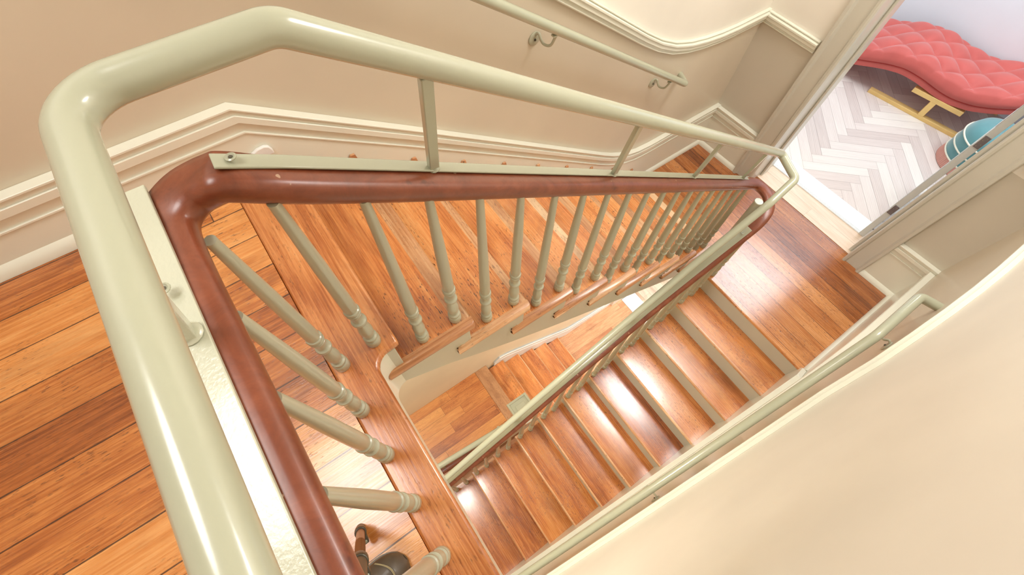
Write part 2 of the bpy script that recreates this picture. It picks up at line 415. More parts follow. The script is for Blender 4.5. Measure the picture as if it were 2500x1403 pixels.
# herringbone floor of the room behind the door
def herringbone():
    vs, fs, at = [], [], []
    Lp, Wp = .558, .093; th = radians(47); ca, sa = cos(th), sin(th)
    def clip(poly, x0, x1, y0, y1):
        for ax, lim, sg in ((0, x0, 1), (0, x1, -1), (1, y0, 1), (1, y1, -1)):
            out = []
            for i in range(len(poly)):
                p, q = poly[i], poly[(i + 1) % len(poly)]
                ip, iq = sg * (p[ax] - lim) >= 0, sg * (q[ax] - lim) >= 0
                if ip: out.append(p)
                if ip != iq:
                    t = (lim - p[ax]) / (q[ax] - p[ax]); out.append(tuple(p[k] + (q[k] - p[k]) * t for k in range(4)))
            poly = out
            if not poly: return []
        return poly
    e = .0006
    for i in range(-70, 70):
        for j in range(-12, 12):
            for typ in (0, 1):
                if typ == 0: bx, by, lx, ly = i * Wp + j * 0, i * Wp, Lp, Wp
                else: bx, by, lx, ly = i * Wp - Wp + 0, i * Wp, Wp, Lp
                # stair-step herringbone: shift copies by (2L) along the anti-diagonal
                bx += j * Lp; by -= j * Lp
                if typ == 1: bx, by = i * Wp + Lp + j * Lp - 0, i * Wp - Lp + Wp - j * Lp + 0
                r = random.random()
                q = []
                for (a, b) in ((e, e), (lx - e, e), (lx - e, ly - e), (e, ly - e)):
                    x, y = bx + a, by + b
                    q.append((x * ca - y * sa + .1, x * sa + y * ca + 4.6, a if typ == 0 else b, b if typ == 0 else a))
                q = clip(q, -2.2, 2.4, 3.62, 5.78)
                if len(q) < 3: continue
                o = len(vs)
                vs += [(p[0], p[1], ZB) for p in q]; at += [(p[2], p[3], r) for p in q]
                fs.append(tuple(range(o, o + len(q))))
    me = bpy.data.meshes.new('floor'); me.from_pydata(vs, [], fs); me.materials.append(HERR)
    a = me.attributes.new('plank', 'FLOAT_VECTOR', 'POINT'); a.data.foreach_set('vector', [c for v in at for c in v])
    bm = bmesh.new(); bm.from_mesh(me); bmesh.ops.recalc_face_normals(bm, faces=bm.faces)
    for f in bm.faces:
        if f.normal.z < 0: f.normal_flip()
    bm.to_mesh(me); bm.free()
    o = bpy.data.objects.new('floor', me); COL.objects.link(o); o['kind'] = 'structure'
herringbone()
m = MB(); m.box(-2.2, 2.4, 3.60, 5.80, ZB - .06, ZB - .002); struct('floor', m, simple('dark_underlay', (.30, .22, .18)))
# bright metal threshold strip
m = MB()
m.prism([(-.86, 3.45), (.06, 3.475), (.06, 3.655), (-.86, 3.63)], 'z', ZB + .001, ZB + .008)
for k in range(3):
    y = 3.452 + .011 * k; m.prism([(-.86, y), (.06, y + .025), (.06, y + .030), (-.86, y + .005)], 'z', ZB + .008, ZB + .011)
struct('trim_2', m, WHITE)

# ================================================================== WALLS
# chair-rail lines
def chair_left(y):
    pts = [(-9, 8.1), (1.2, .17), (1.95, -.345), (2.10, -.43), (2.25, -.50), (2.42, -.55), (2.6, -.58), (2.8, -.595), (9, -.595)]
    pts[0] = (-9, .17 + .683 * 10.2)
    for a, b in zip(pts, pts[1:]):
        if a[0] <= y <= b[0]: return a[1] + (b[1] - a[1]) * (y - a[0]) / (b[0] - a[0])
CH_L = [(-.9, chair_left(-.9)), (1.2, .17), (1.90, -.31), (2.05, -.405), (2.20, -.48), (2.35, -.53), (2.5, -.562), (2.65, -.582), (2.8, -.592), (3.3, -.595)]
CH_R = [(-2.6, nz2(-2.6) + 1.10), (1.62, nz2(1.62) + 1.10), (1.80, -.80), (1.95, -.695), (2.1, -.61), (2.25, -.553), (2.4, -.52), (2.6, -.502), (3.3, -.50)]
TOP = 2.45
def wall_poly(mb, x0, x1, line, dado_mi, cream_mi, y0, y1, zlow, ztop):
    pass
# left wall: dado paint between the skirting and the chair rail, cream above and in the lower storey
SOF = [(-2.6, -.20), (-.10, -.22), (2.25, -1.86), (3.4, -1.80)]        # below this line: lower storey
m = MB()
top = [(-2.6, TOP), (3.4, TOP)]
ch = [(y, z + .03) for y, z in CH_L]
ch[0] = (-.9, ch[0][1]); ch[-1] = (3.4, -.565)
m.prism([(-2.6, ch[0][1])] + ch + [(3.4, TOP), (-2.6, TOP)], 'x', XL - .12, XL, 1)
m.prism([SOF[0], SOF[1], SOF[2], SOF[3]] + ch[::-1] + [(-2.6, ch[0][1])], 'x', XL - .12, XL, 0)
m.prism([(-2.6, ZB2 - .05), (3.4, ZB2 - .05)] + SOF[::-1], 'x', XL - .12, XL, 2)
struct('wall_left', m, [DADO, CREAM, CREAM2], smooth=False)
m = MB()
cr = [(y, z + .03) for y, z in CH_R]; cr[-1] = (3.4, cr[-1][1])
m.prism([(-2.6, ZB2 - .05), (3.4, ZB2 - .05)] + cr[::-1], 'x', XR, XR + .12, 0)
m.prism(cr + [(3.4, TOP), (-2.6, TOP)], 'x', XR, XR + .12, 1)
struct('wall_right', m, [DADO, CREAM], smooth=False)
# back wall with the door opening (mid landing) and the opening of the ground floor
W0, W1 = 3.165, 3.46
def back(x0, x1, z0, z1, mi): m.box(x0, x1, W0, W1, z0, z1, mi)
m = MB()
zc = -.565
back(XL - .1, -.86, ZB - .3, zc, 0); back(.13, XR + .1, ZB - .3, zc, 0)
back(XL - .1, -.86, zc, TOP, 1); back(.13, XR + .1, zc, TOP, 1)
back(-.86, .13, .45, TOP, 1)
back(-.86, .13, ZB - .3, ZB - .032, 0)
back(XL - .1, -1.36, ZB2 - .05, ZB - .3, 1); back(.2, XR + .1, ZB2 - .05, ZB - .3, 1); back(-1.36, .2, ZB2 + 2.1, ZB - .3, 1)
struct('wall_back', m.shear(), [DADO2, CREAM], smooth=False)
m = MB(); m.box(XL - .1, XR + .1, -2.7, -2.6, ZB2, TOP); struct('wall_front', m, CREAM)
m = MB(); m.box(XL - .12, XR + .12, -2.7, 3.5, TOP, TOP + .1); struct('ceiling', m, WHITE)
# room behind the door
m = MB(); m.box(-2.3, 2.5, 5.76, 5.86, ZB, 1.2); struct('wall_room_back', m, ROOMW)
m = MB(); m.box(-2.3, -2.2, 3.48, 5.86, ZB, 1.2); struct('wall_room_left', m, ROOMW)
m = MB(); m.box(2.4, 2.5, 3.48, 5.86, ZB, 1.2); struct('wall_room_right', m, ROOMW)
m = MB(); m.box(-2.3, 2.5, 3.5, 5.86, 1.2, 1.3); struct('ceiling', m, WHITE)
m = MB(); m.box(-2.3, -1.53, 3.46, 3.5, ZB, 1.2); m.box(.66, 2.5, 3.52, 3.56, ZB, 1.2); struct('wall_room_front', m, ROOMW)

# ---- mouldings
def band(m, path, lo, hi, x0, x1, mi=0):
    """band following a (y,z) path between vertical offsets lo and hi"""
    m.prism([(y, z + lo) for y, z in path] + [(y, z + hi) for y, z in path[::-1]], 'x', x0, x1, mi)
def dens(path):
    out = []
    for a, b in zip(path, path[1:]):
        out.append(a)
    return out + [path[-1]]
# chair rails
def chair(name, path, xw, s):
    m = MB()
    band(m, path, 0, .075, xw, xw + s * .016)
    band(m, path, .004, .012, xw + s * .015, xw + s * .021)
    band(m, path, .030, .070, xw + s * .015, xw + s * .030)
    band(m, path, .055, .068, xw + s * .028, xw + s * .037)
    band(m, path, .075, .083, xw, xw + s * .022)
    return struct(name, m, TRIM, bevel=.002)
chair('trim_3', CH_L, XL, 1); chair('trim_4', CH_R, XR, -1)
def chair_back(name, x0, x1, z):
    m = MB()
    for lo, hi, d0, d1 in ((0, .075, 0, .016), (.004, .012, .015, .021), (.03, .07, .015, .030), (.055, .068, .028, .037), (.075, .083, 0, .022)):
        m.box(x0, x1, W0 - d1, W0 - d0, z + lo, z + hi)
    struct(name, m.shear(), TRIM, bevel=.002)
chair_back('trim_5', XL, -1.0, -.60); chair_back('trim_6', .262, XR, -.505)
# skirting boards
SK_L = [(-2.6, .24), (-.05, .245), (.5, -.135), (1.83, -1.075), (1.93, -1.14), (2.03, -1.195), (2.12, -1.235), (2.22, -1.262), (2.35, -1.275), (3.3, -1.28)]
def skirt(name, path, xw, s, bot, shoe):
    m = MB()
    m.prism([(y, z - .02) for y, z in path] + bot[::-1], 'x', xw, xw + s * .020)
    band(m, path, -.008, .0, xw, xw + s * .036)
    band(m, path, -.030, -.008, xw, xw + s * .028)
    band(m, path, -.058, -.030, xw, xw + s * .034)
    band(m, path, -.108, -.100, xw, xw + s * .026)
    for a, b, z in shoe: m.prism([(xw, z), (xw + s * .040, z), (xw + s * .038, z + .018), (xw + s * .030, z + .034), (xw + s * .020, z + .042), (xw, z + .042)], 'y', a, b)
    return struct(name, m, TRIM, bevel=.0015)
skirt('baseboard_left', SK_L, XL, 1, [(-2.6, -.02), (.0, -.02), (.02, -.30), (2.26, -1.82), (3.3, -1.72)], [(-2.6, -.03, 0), (2.28, 3.25, ZB)])
SK_R = [(-2.6, nz2(-2.6) + .36), (1.85, nz2(1.85) + .36), (2.0, -1.475), (2.15, -1.40), (2.3, -1.345), (2.45, -1.32), (3.3, -1.31)]
skirt('baseboard_right', SK_R, XR, -1, [(-2.6, nz2(-2.6) - .35), (2.1, nz2(2.1) - .35), (2.2, -1.74), (3.3, -1.74)], [(2.18, 3.25, ZB)])
m = MB()
for x0, x1 in ((XL, -.985), (.245, XR)):
    z1 = -1.285
    m.box(x0, x1, W0 - .02, W0, ZB, z1 - .01)
    m.box(x0, x1, W0 - .036, W0, z1 - .008, z1); m.box(x0, x1, W0 - .028, W0, z1 - .03, z1 - .008); m.box(x0, x1, W0 - .034, W0, z1 - .058, z1 - .03)
    m.box(x0, x1, W0 - .026, W0, z1 - .108, z1 - .10)
    m.prism([(W0, ZB), (W0 - .040, ZB), (W0 - .038, ZB + .018), (W0 - .03, ZB + .034), (W0 - .02, ZB + .042), (W0, ZB + .042)], 'x', x0, x1)
struct('baseboard_back', m.shear(), TRIM, bevel=.0015)
# lower storey skirting on the left wall
SK3 = [(.90, -4.20), (.98, -4.12), (1.1, -4.16), (2.2, -4.90), (2.6, -4.98), (3.3, -5.0)]
m = MB(); m.prism(SK3 + [(3.3, ZB2), (2.2, ZB2), (.90, ZA2 - .25)], 'x', XL, XL + .020)
band(m, SK3, -.03, .0, XL, XL + .028); band(m, SK3, -.10, -.092, XL, XL + .024)
struct('baseboard_left', m, WHITE, bevel=.0015)

# door frame: casings, jambs with stops
ZT = .42
m = MB()
def casing(pr): m.prism(pr, 'z', ZB, ZT)
casing([(-.985, W0), (-.985, W0 - .040), (-.980, W0 - .044), (-.962, W0 - .044), (-.955, W0 - .026), (-.95, W0 - .022), (-.865, W0 - .022), (-.858, W0 - .034), (-.842, W0 - .038), (-.832, W0 - .030), (-.83, W0 - .012), (-.83, W0)])
casing([(-.86, W0), (-.83, W0 + .0), (-.83, W1), (-.86, W1)])
casing([(-.83, W0 + .13), (-.822, W0 + .125), (-.812, W0 + .13), (-.812, W0 + .20), (-.83, W0 + .20)])
casing([(.245, W0), (.245, W0 - .040), (.240, W0 - .044), (.222, W0 - .044), (.215, W0 - .026), (.21, W0 - .022), (.125, W0 - .022), (.118, W0 - .034), (.105, W0 - .038), (.097, W0 - .030), (.095, W0 - .012), (.095, W0)])
casing([(.13, W0), (.095, W0), (.095, W1), (.13, W1)])
casing([(.095, W0 + .09), (.085, W0 + .085), (.070, W0 + .09), (.070, W0 + .20), (.095, W0 + .20)])
m.box(-.99, .25, W0 - .04, W0, ZT, ZT + .14); m.box(-.86, .13, W0, W1, ZT, ZT + .03)
struct('trim_7', m.shear(), CASING, bevel=.0015)
# open door leaf, swung into the room
dr = thing('door_1', (.06, 3.55, ZB), 'pale grey painted door standing open into the room', 'door'); dr['kind'] = 'structure'
del dr['label']; del dr['category']
m = MB(); m.box(.022, .062, 3.47, 4.28, ZB + .008, ZT - .03)
m.box(.018, .022, 3.58, 4.17, ZB + .25, ZB + .9); m.box(.018, .022, 3.58, 4.17, ZB + 1.05, ZB + 1.95)
m.build('door_leaf', DOORP, dr, bevel=.003)
for z in (-.72, -1.39):
    m = MB(); m.box(.026, .060, 3.466, 3.4702, z, z + .085)
    hp = m.build('hinge', STEEL, dr, bevel=.0006); hp['label'] = 'dark grey hinge plate'
    for k, (dx, dz) in enumerate(((.036, .012), (.050, .030), (.036, .055), (.050, .073))):
        s = MB(); s.lathe([(.0035, 0), (.0035, .0012), (.0015, .0018)], (dx, 3.466, z + dz), 10, axis=(0, -1, 0)); s.build('screw', SCREW, hp)

# ================================================================== STAIR FLIGHTS
def tread_poly(yb, yf, z, t=.028, s=1, strip=0.):
    """(y,z) section with a rounded nose at yf; s=+1: nose towards +y"""
    r = t / 2
    pts = [(yb, z - t), (yb, z)]
    if strip: pts.append((yf - s * strip, z))
    pts += [(yf - s * r + s * r * sin(a), z - r + r * cos(a)) for a in [pi * i / 8 for i in range(9)]]
    return pts
# ---- upper flight
f1 = thing('stair_flight', (-.95, 1.1, ZB), 'upper stair flight of orange treads going down from the top landing to the doorway landing', 'stairs', 'stair flights')
for k in range(1, 10):
    z = -R1 * k
    m = MB(); m.prism(tread_poly(n1(k - 1) - .034, n1(k), z, strip=(.045, .058, .036, .05)[k % 4]), 'x', XL + .021, -.545, nose=(2, 11))
    t = m.build('tread', [TREAD, WORN], f1, angle=50)
    m = MB(); e = n1(k); m.prism([(e - .050, z - .002), (e - .026, z + .036), (e - .008, z + .034), (e - .001, z - .002)], 'x', XL + .0205, XL + .030); m.build('nosing_end', NOSE, t, bevel=.002)
    m = MB()
    # return nosing along the open end of the tread
    y0, y1 = n1(k - 1) - .082, n1(k)
    xs, t_ = -.545, .035
    r = t_ / 2
    prof = [(xs, z - t_), (xs, z + .0004)] + [(-.508 - .012 + .012 * sin(a), z - r + r * cos(a)) for a in [pi * i / 8 for i in range(9)]]
    prof[2] = (prof[2][0], z + .0004)
    n_ = len(prof); vs = []
    for (yy, dz, mx) in ((y0 + .006, 0, .8), (y0, 0, .85), (y0 + .002, 0, 1), (y1 - .010, 0, 1), (y1 - .002, 0, .8), (y1, 0, .4)):
        for (px, pz) in prof: vs.append((xs + (px - xs) * mx, yy, pz))
    fs = [tuple(range(n_))[::-1], tuple(range(5 * n_, 6 * n_))]
    for i in range(5):
        for j in range(n_): fs.append((i * n_ + j, i * n_ + (j + 1) % n_, (i + 1) * n_ + (j + 1) % n_, (i + 1) * n_ + j))
    m.add(vs, fs)
    rn = m.build('return_nosing', NOSE, t, angle=50)
    # cove under the nosing and scrolled bracket on the string
    m = MB(); m.prism([(xs + .012, z - t_), (-.518, z - t_), (-.522, z - t_ - .008), (-.530, z - t_ - .014)], 'y', y0 + .012, y1 - .012)
    yb = n1(k) - .036
    sc_ = [(yb, z - t_ - .002), (yb, z - .135), (yb - .02, z - .140), (yb - .03, z - .115), (yb - .05, z - .105), (yb - .075, z - .112), (yb - .10, z - .100), (yb - .125, z - .075), (yb - .16, z - .060), (yb - .19, z - .062), (yb - .205, z - .045), (yb - .205, z - t_ - .002)]
    m.prism(sc_, 'x', -.531, -.519)
    m.build('tread_bracket', STR, t, bevel=.001)
for k in range(0, 10):
    zt = -R1 * k - .028 if k else -.030
    m = MB(); m.box(XL + .021, -.532, n1(k) - .034 if k < 9 else n1(9) - .034, n1(k) - .018, -R1 * (k + 1), zt)
    m.build('riser', STR, f1)
sl = [(-.02, -.032)]
for k in range(0, 10):
    sl.append((n1(k) - .018, -.0325 - R1 * k if k else -.032))
    if k < 9: sl.append((n1(k) - .018, -R1 * (k + 1) - .0285))
low = [(-.085, -.320), (-.024, -.345), (.144, -.455), (.289, -.570), (.444, -.685), (.70, -.865), (.958, -1.035), (1.30, -1.255), (1.68, -1.50), (2.18, -1.82), (2.24, -1.86)]
m = MB(); m.prism(low + [(2.24, -1.72)] + sl[::-1] + [(-.085, -.032)], 'x', -.560, -.530)
m.build('string_board', STR, f1, bevel=.002)
m = MB(); m.prism([(y, z) for y, z in low] + [(y, z + .03) for y, z in low[::-1]], 'x', XL + .001, -.561); m.build('soffit', CREAM, f1)
# landing fascia with a rounded corner (well string)
m = MB()
cx, cy, rr = -.478, -.085 + .052, .052
arcp = [(cx - rr * sin(a), cy - rr * cos(a)) for a in [pi / 2 * i / 8 for i in range(9)]]
inn = [(cx - (rr + .03) * sin(a), cy - (rr + .03) * cos(a)) for a in [pi / 2 * i / 8 for i in range(9)]]
m.prism([(XR, -.085)] + arcp + inn[::-1] + [(XR, -.115)], 'z', -.345, -.031)
m.build('well_string', TRIM, f1, angle=50)

# ---- middle flight
f2 = thing('stair_flight', (.07, .9, ZA2), 'middle stair flight of glossy treads with pale risers descending under the upper landing', 'stairs', 'stair flights')
X2 = -.405
for k in range(1, 13):
    z = ZB - R2 * k
    m = MB(); m.prism(tread_poly(n2(k - 1) + .034, n2(k), z, .028, -1), 'x', X2 + .02, .4715, nose=(2, 10))
    t = m.build('tread', [TREAD2, WORN], f2, angle=50)
    m = MB(); m.prism(tread_poly(n2(k - 1) + .08, n2(k), z + .0004, .028, -1), 'x', X2 - .004, X2 + .0195); m.build('return_nosing', NOSE, t, angle=50)
for k in range(0, 13):
    z = ZB - R2 * k
    m = MB(); m.box(X2 + .012, .4715, n2(k) + .018, n2(k) + .034, z - R2, z - .028 if k else z - .031)
    m.build('riser', STR, f2)
sl = []
for k in range(0, 13):
    sl += [(n2(k) + .017, ZB - R2 * k - .031), (n2(k) + .017, ZB - R2 * (k + 1) - .0285)]
poly = sl + [(n2(12) + .017, ZA2), (n2(12) + .03, nz2(n2(12)) - .36), (2.2, nz2(2.2) - .36)]
m = MB(); m.prism(poly, 'x', X2 - .002, X2 + .012); m.build('string_board', STR, f2)
ya, yb = n2(12) + .03, 2.2
m = MB(); m.prism([(ya, nz2(ya) - .33), (yb, nz2(yb) - .33), (yb, nz2(yb) - .36), (ya, nz2(ya) - .36)], 'x', X2 + .012, XR - .001); m.build('soffit', CREAM, f2)
# wall string filling between treads and the wall face
m = MB(); m.prism([(n2(12), nz2(n2(12)) - .3), (2.2, nz2(2.2) - .3), (2.2, -1.70), (2.16, -1.63), (2.06, nz2(2.06) + .19), (n2(12), nz2(n2(12)) + .19)], 'x', .4717, .5045)
m.build('wall_string', TRIM, f2, bevel=.003)

# ---- lower flight
f3 = thing('stair_flight', (-.98, 1.4, ZB2), 'short lowest stair flight seen through the well, five orange treads', 'stairs', 'stair flights')
for k in range(1, 6):
    z = ZA2 - .18 * k; yn = .785 + .25 * k
    m = MB(); m.prism(tread_poly(yn - .284, yn, z), 'x', XL + .0225, -.56, nose=(2, 10))
    m.build('tread', [TREAD, WORN], f3, angle=50)
for k in range(0, 6):
    z = ZA2 - .18 * k; yn = .785 + .25 * k
    m = MB(); m.box(XL + .0225, -.57, yn - .033, yn - .018, z - .18, z - .028 if k else z - .031); m.build('riser', STR, f3)
m = MB(); m.prism([(.76, ZA2 - .032), (.76, ZA2 - .5), (2.0, ZB2), (2.0, ZB2 + .04), (.8, ZA2 - .1)], 'x', -.585, -.562); m.build('string_board', STR, f3)

# ================================================================== MAIN BALUSTRADE (wooden rail + balusters)
BX = -.568
bal = thing('stair_balustrade', (BX, -.165, 0), 'long mahogany handrail on pale green turned balusters winding down the stairwell', 'balustrade')
def bal_mesh(H, name='baluster'):
    """turned baluster of height H (origin at its foot)"""
    p = [(.0205, 0), (.0218, .003), (.0218, .030), (.0200, .034), (.0172, .036), (.0200, .039), (.0208, .044), (.0200, .049), (.0150, .053), (.0145, .058), (.0165, .068), (.0190, .082), (.0196, .094),
         (.0178, .112), (.0145, .130), (.0122, .143), (.0122, .148), (.0175, .150), (.0205, .154), (.0210, .159), (.0200, .164), (.0158, .167), (.0138, .171), (.0150, .182), (.0172, .196), (.0178, .202),
         (.0150, .204), (.0190, .207), (.0200, .211), (.0190, .215), (.0152, .217), (.0196, .220), (.0208, .224), (.0196, .229), (.0165, .231)]
    p += [(.0176, .240), (.0172, .30), (.0152, .45), (.0105, H - .02), (.0100, H)]
    m = MB(); m.lathe(p, (0, 0, 0), 20)
    return m
_cache = {}
def baluster(x, y, z, ztop, parent):
    H = round(ztop - z, 2)
    base = parent_base(parent)
    if H not in _cache:
        o = bal_mesh(ztop - z).build('baluster', BAL, None, angle=42)
        _cache[H] = o; o.parent = parent
    else:
        o = _cache[H].copy(); COL.objects.link(o); o.parent = parent
    o.location = Vector((x, y, z)) - base
    return o
# rail top height along its run
def zr1(y): return .682 - .675 * y if y > -.01 else .697
# landing balusters
for i in range(8):
    baluster(-.551 + .1385 * i - (.006 if i == 0 else 0), -.150 if i == 0 else -.163, 0, .655, bal)
baluster(-.572, -.045, 0, .66, bal)
for k in range(18):
    y = .088 + .1247 * k
    kt = int((y - YN0) // G1) + 1
    baluster(BX, y, -R1 * kt, zr1(y) - .052, bal)
def zr2(y): return nz2(y) + .70
def x2r(y): return -.388 - .024 * min(1, max(0, (2.0 - y) / .55))
baluster(-.385, 2.225, ZB, zr2(2.19) - .04, bal)
for k in range(1, 11):
    for dy in (.045, .160):
        y = n2(k) + dy
        baluster(-.382, y, ZB - R2 * k, zr2(y) - .05, bal)
# rail
rp = [(-.045, 0), (-.045, -.030), (-.030, -.046), (-.010, -.052), (.010, -.052), (.030, -.046), (.045, -.030), (.0475, -.018), (.043, -.006), (.030, .0), (.0, .002), (-.030, .0), (-.043, -.006), (-.0475, -.018)]
rp = [(-.040, -.022), (-.037, -.038), (-.028, -.050), (-.010, -.055), (.010, -.055), (.028, -.050), (.037, -.038), (.040, -.022), (.038, -.010), (.032, -.002), (.018, .001), (0, .002), (-.018, .001), (-.032, -.002), (-.038, -.010)]
path = [(1.0, -.192, .697), (.4, -.192, .697), (-.1, -.192, .697), (-.35, -.193, .697), (-.47, -.194, .698), (-.545, -.193, .699)]
path += [(-.588, -.187, .701), (-.613, -.168, .706), (-.624, -.140, .714), (-.620, -.110, .723), (-.610, -.082, .728), (-.599, -.03, .702), (-.594, .05, zr1(.05)), (-.592, .15, zr1(.15)), (-.591, .3, zr1(.3)), (-.591, .8, zr1(.8)), (-.591, 1.4, zr1(1.4)), (-.592, 2.0, zr1(2.0)), (-.586, 2.18, zr1(2.18) + .003),
         (-.565, 2.285, -.845), (-.515, 2.325, -.878), (-.455, 2.320, -.900), (-.405, 2.275, -.925), (-.385, 2.20, -.960), (-.386, 2.08, -1.04), (-.392, 1.9, zr2(1.9))]
path += [(x2r(y), y, zr2(y)) for y in (1.6, 1.1, .6, .2, -.3, -.6)]
path = smooth_path(path, 5)
sc_l = [1 - .20 * math.exp(-((p[0] + .46) ** 2 + (p[1] - 2.31) ** 2) / .012) for p in path]
m = MB(); m.sweep(path, rp, scale=sc_l)
m.build('handrail', MAHOG, bal, angle=60)

# ================================================================== PIPE GUARD ON TOP OF THE RAIL
gd = thing('pipe_guard_rail', (-.575, -.165, .70), 'thick sage green steel pipe guard raised on posts above the wooden handrail', 'guard rail')
def zp1(y): return .955 - .678 * y
PR = .0222
pp = [(1.0, -.155, .905), (-.573, -.157, .905), (-.571, .072, .906), (-.556, 2.285, -.600), (-.398, 2.236, -.625), (-.383, 2.055, -.695), (-.414, 1.73, -1.06)]
path = [pp[0]] + arc(pp[0], pp[1], pp[2], .058, 10) + arc(pp[1], pp[2], pp[3], .05, 8)
path += arc(pp[2], pp[3], pp[4], .030, 8) + arc(pp[3], pp[4], pp[5], .035, 8) + arc(pp[4], pp[5], pp[6], .10, 6)
path += [pp[6], (-.424, 1.29, -1.444), (-.427, .75, -1.862), (-.428, .21, -2.28), (-.426, -.12, -2.537), (-.424, -.6, -2.91)]
m = MB(); m.tube(path, PR, 28); m.build('pipe', SAGE, gd, angle=60)
# flat base plates screwed on the wooden rail
def plate(pts, w=.042, t=.008, bumpy=False):
    m = MB(); m.sweep(pts, [(-w / 2, 0), (w / 2, 0), (w / 2, t), (-w / 2, t)])
    return m.build('base_plate', SAGE2 if bumpy else SAGE, gd, bevel=.0015)
plate([(1.0, -.204, .698), (-.45, -.204, .699), (-.648, -.201, .708)], .040, .008, True)
pl = [(-.611, -.084, .735)] + [(-.606, y, zr1(y) + .0055) for y in (.0, .15, .3, .6, 1.0, 1.4, 1.8, 2.05)] + [(-.606, 2.26, -.842)]
plate(pl, .031, .0045)
pl2 = [(-.392, 2.13, -.998)] + [(x2r(y) - .014, y, zr2(y) + .003) for y in (1.95, 1.5, 1.0, .6, .2, -.2, -.6)]
plate(pl2, .052, .006)
for (x, y, z) in ((-.609, -.058, .728), (-.455, -.205, .7215), (-.392, 2.085, -1.022)):
    m = MB(); m.lathe([(.0085, 0), (.0085, .0015), (.006, .0025), (.0045, .0010), (.004, .0008)], (x, y, z + (.004 if y > -.1 else .0)), 14); m.build('screw', SAGE, gd, angle=40)
    m = MB(); m.lathe([(.0035, 0), (.0030, .0005)], (x, y, z + (.0055 if y > -.1 else .0014)), 6); m.build('screw', DKMETAL, gd)
def post(p0, p1, w=.019, d=.007):
    m = MB(); P0, P1 = Vector(p0), Vector(p1)
    m.sweep([P0, P1], [(-w / 2, -d / 2), (w / 2, -d / 2), (w / 2, d / 2), (-w / 2, d / 2)], up=Vector((0, 1, 0)) if abs((P1 - P0).normalized().y) < .8 else Vector((1, 0, 0)))
    m.build('post', SAGE, gd, bevel=.001)
for y0, y1 in ((.250, .250), (.875, .870), (1.48, 1.475), (2.12, 2.10)):
    z0 = zr1(y0) + .012; z1 = zp1(y1) - .02
    m = MB()
    m.add([(-.608, y0 - .011, z0), (-.593, y0 - .011, z0), (-.593, y0 + .011, z0), (-.608, y0 + .011, z0), (-.574, y1 - .011, z1), (-.558, y1 - .011, z1), (-.558, y1 + .011, z1), (-.574, y1 + .011, z1)],
          [(0, 3, 2, 1), (4, 5, 6, 7), (0, 1, 5, 4), (1, 2, 6, 5), (2, 3, 7, 6), (3, 0, 4, 7)])
    m.lathe([(.014, -.002), (.011, .003), (.008, .005)], (-.600, y0, z0 - .002), 12)
    m.build('post', SAGE, gd, bevel=.002)
for x in (-.385, .25):
    m = MB()
    m.add([(x - .012, -.214, .708), (x + .012, -.214, .708), (x + .012, -.196, .708), (x - .012, -.196, .708), (x - .012, -.180, .890), (x + .012, -.180, .890), (x + .012, -.160, .890), (x - .012, -.160, .890)],
          [(0, 3, 2, 1), (4, 5, 6, 7), (0, 1, 5, 4), (1, 2, 6, 5), (2, 3, 7, 6), (3, 0, 4, 7)])
    m.lathe([(.018, -.001), (.015, .003), (.011, .005)], (x, -.203, .709), 14)
    m.build('post', SAGE2, gd, bevel=.002)
for y in (1.35, .45):
    xa = x2r(y) - .03
    m = MB(); z0 = zr2(y) + .008; z1 = nz2(y) + .925
    m.add([(xa - .008, y - .011, z0), (xa + .008, y - .011, z0), (xa + .008, y + .011, z0), (xa - .008, y + .011, z0), (-.43, y - .011, z1), (-.414, y - .011, z1), (-.414, y + .011, z1), (-.43, y + .011, z1)],
          [(0, 3, 2, 1), (4, 5, 6, 7), (0, 1, 5, 4), (1, 2, 6, 5), (2, 3, 7, 6), (3, 0, 4, 7)])
    m.build('post', SAGE, gd, bevel=.002)

# vertical pipe post standing at the turn of the well
vp = thing('standing_pipe', (-.475, 2.255, -1.95), 'short upright green pipe with flat cap inside the railing turn', 'pipe')
m = MB(); m.lathe([(.024, -1.03), (.024, 0), (.0235, .002)], (-.475, 2.255, -.925), 24); m.build('pipe', BAL, vp, angle=40)
m = MB(); m.lathe([(.0262, 0), (.027, .002), (.027, .005), (.025, .008)], (-.475, 2.255, -.926), 24); m.build('cap', SAGE2, vp, angle=40)
m = MB(); m.box(-.447, -.395, 2.235, 2.255, -1.02, -.985); m.build('clamp', BAL, vp, bevel=.002)

# ================================================================== WALL HANDRAILS
def bracket(parent, wx, s, y, z, rx, rz, yr):
    """disc on the wall, curved arm up to the underside of the rail"""
    m = MB(); m.lathe([(.031, 0), (.031, .003), (.028, .005), (.012, .0065), (.010, .006)], (wx, y, z), 24, axis=(s, 0, 0))
    b = m.build('bracket', BAL, parent, angle=40)
    p = smooth_path([(wx + s * .004, y + .004, z + .022), (wx + s * .018, y + .008, z + .030), (wx + s * .030, y + .012, z + .008), (wx + s * .048, y + .018, z - .006), ((wx + s * .06 + rx) / 2, yr - .01, z + .004), (rx, yr, rz)], 5)
    m = MB(); m.tube(p, .0062, 10); m.build('arm', BAL, b, angle=60)
    m = MB(); m.box(rx - .010, rx + .010, yr - .022, yr + .022, rz - .002, rz + .004); m.build('saddle', BAL, b, bevel=.001)
    m = MB(); m.lathe([(.005, 0), (.005, .004), (.003, .006)], (wx + s * .006, y - .001, z - .002), 8, axis=(s, 0, 0)); m.build('bolt', DKMETAL, b)
GR = 'painted handrails on the walls'
wl = thing('wall_handrail', (-1.32, 1.3, -.2), 'sage green round handrail on the left wall above the upper flight', 'handrail', GR)
xr = -1.315
def zwl(y): return .337 - .672 * (y - .815)
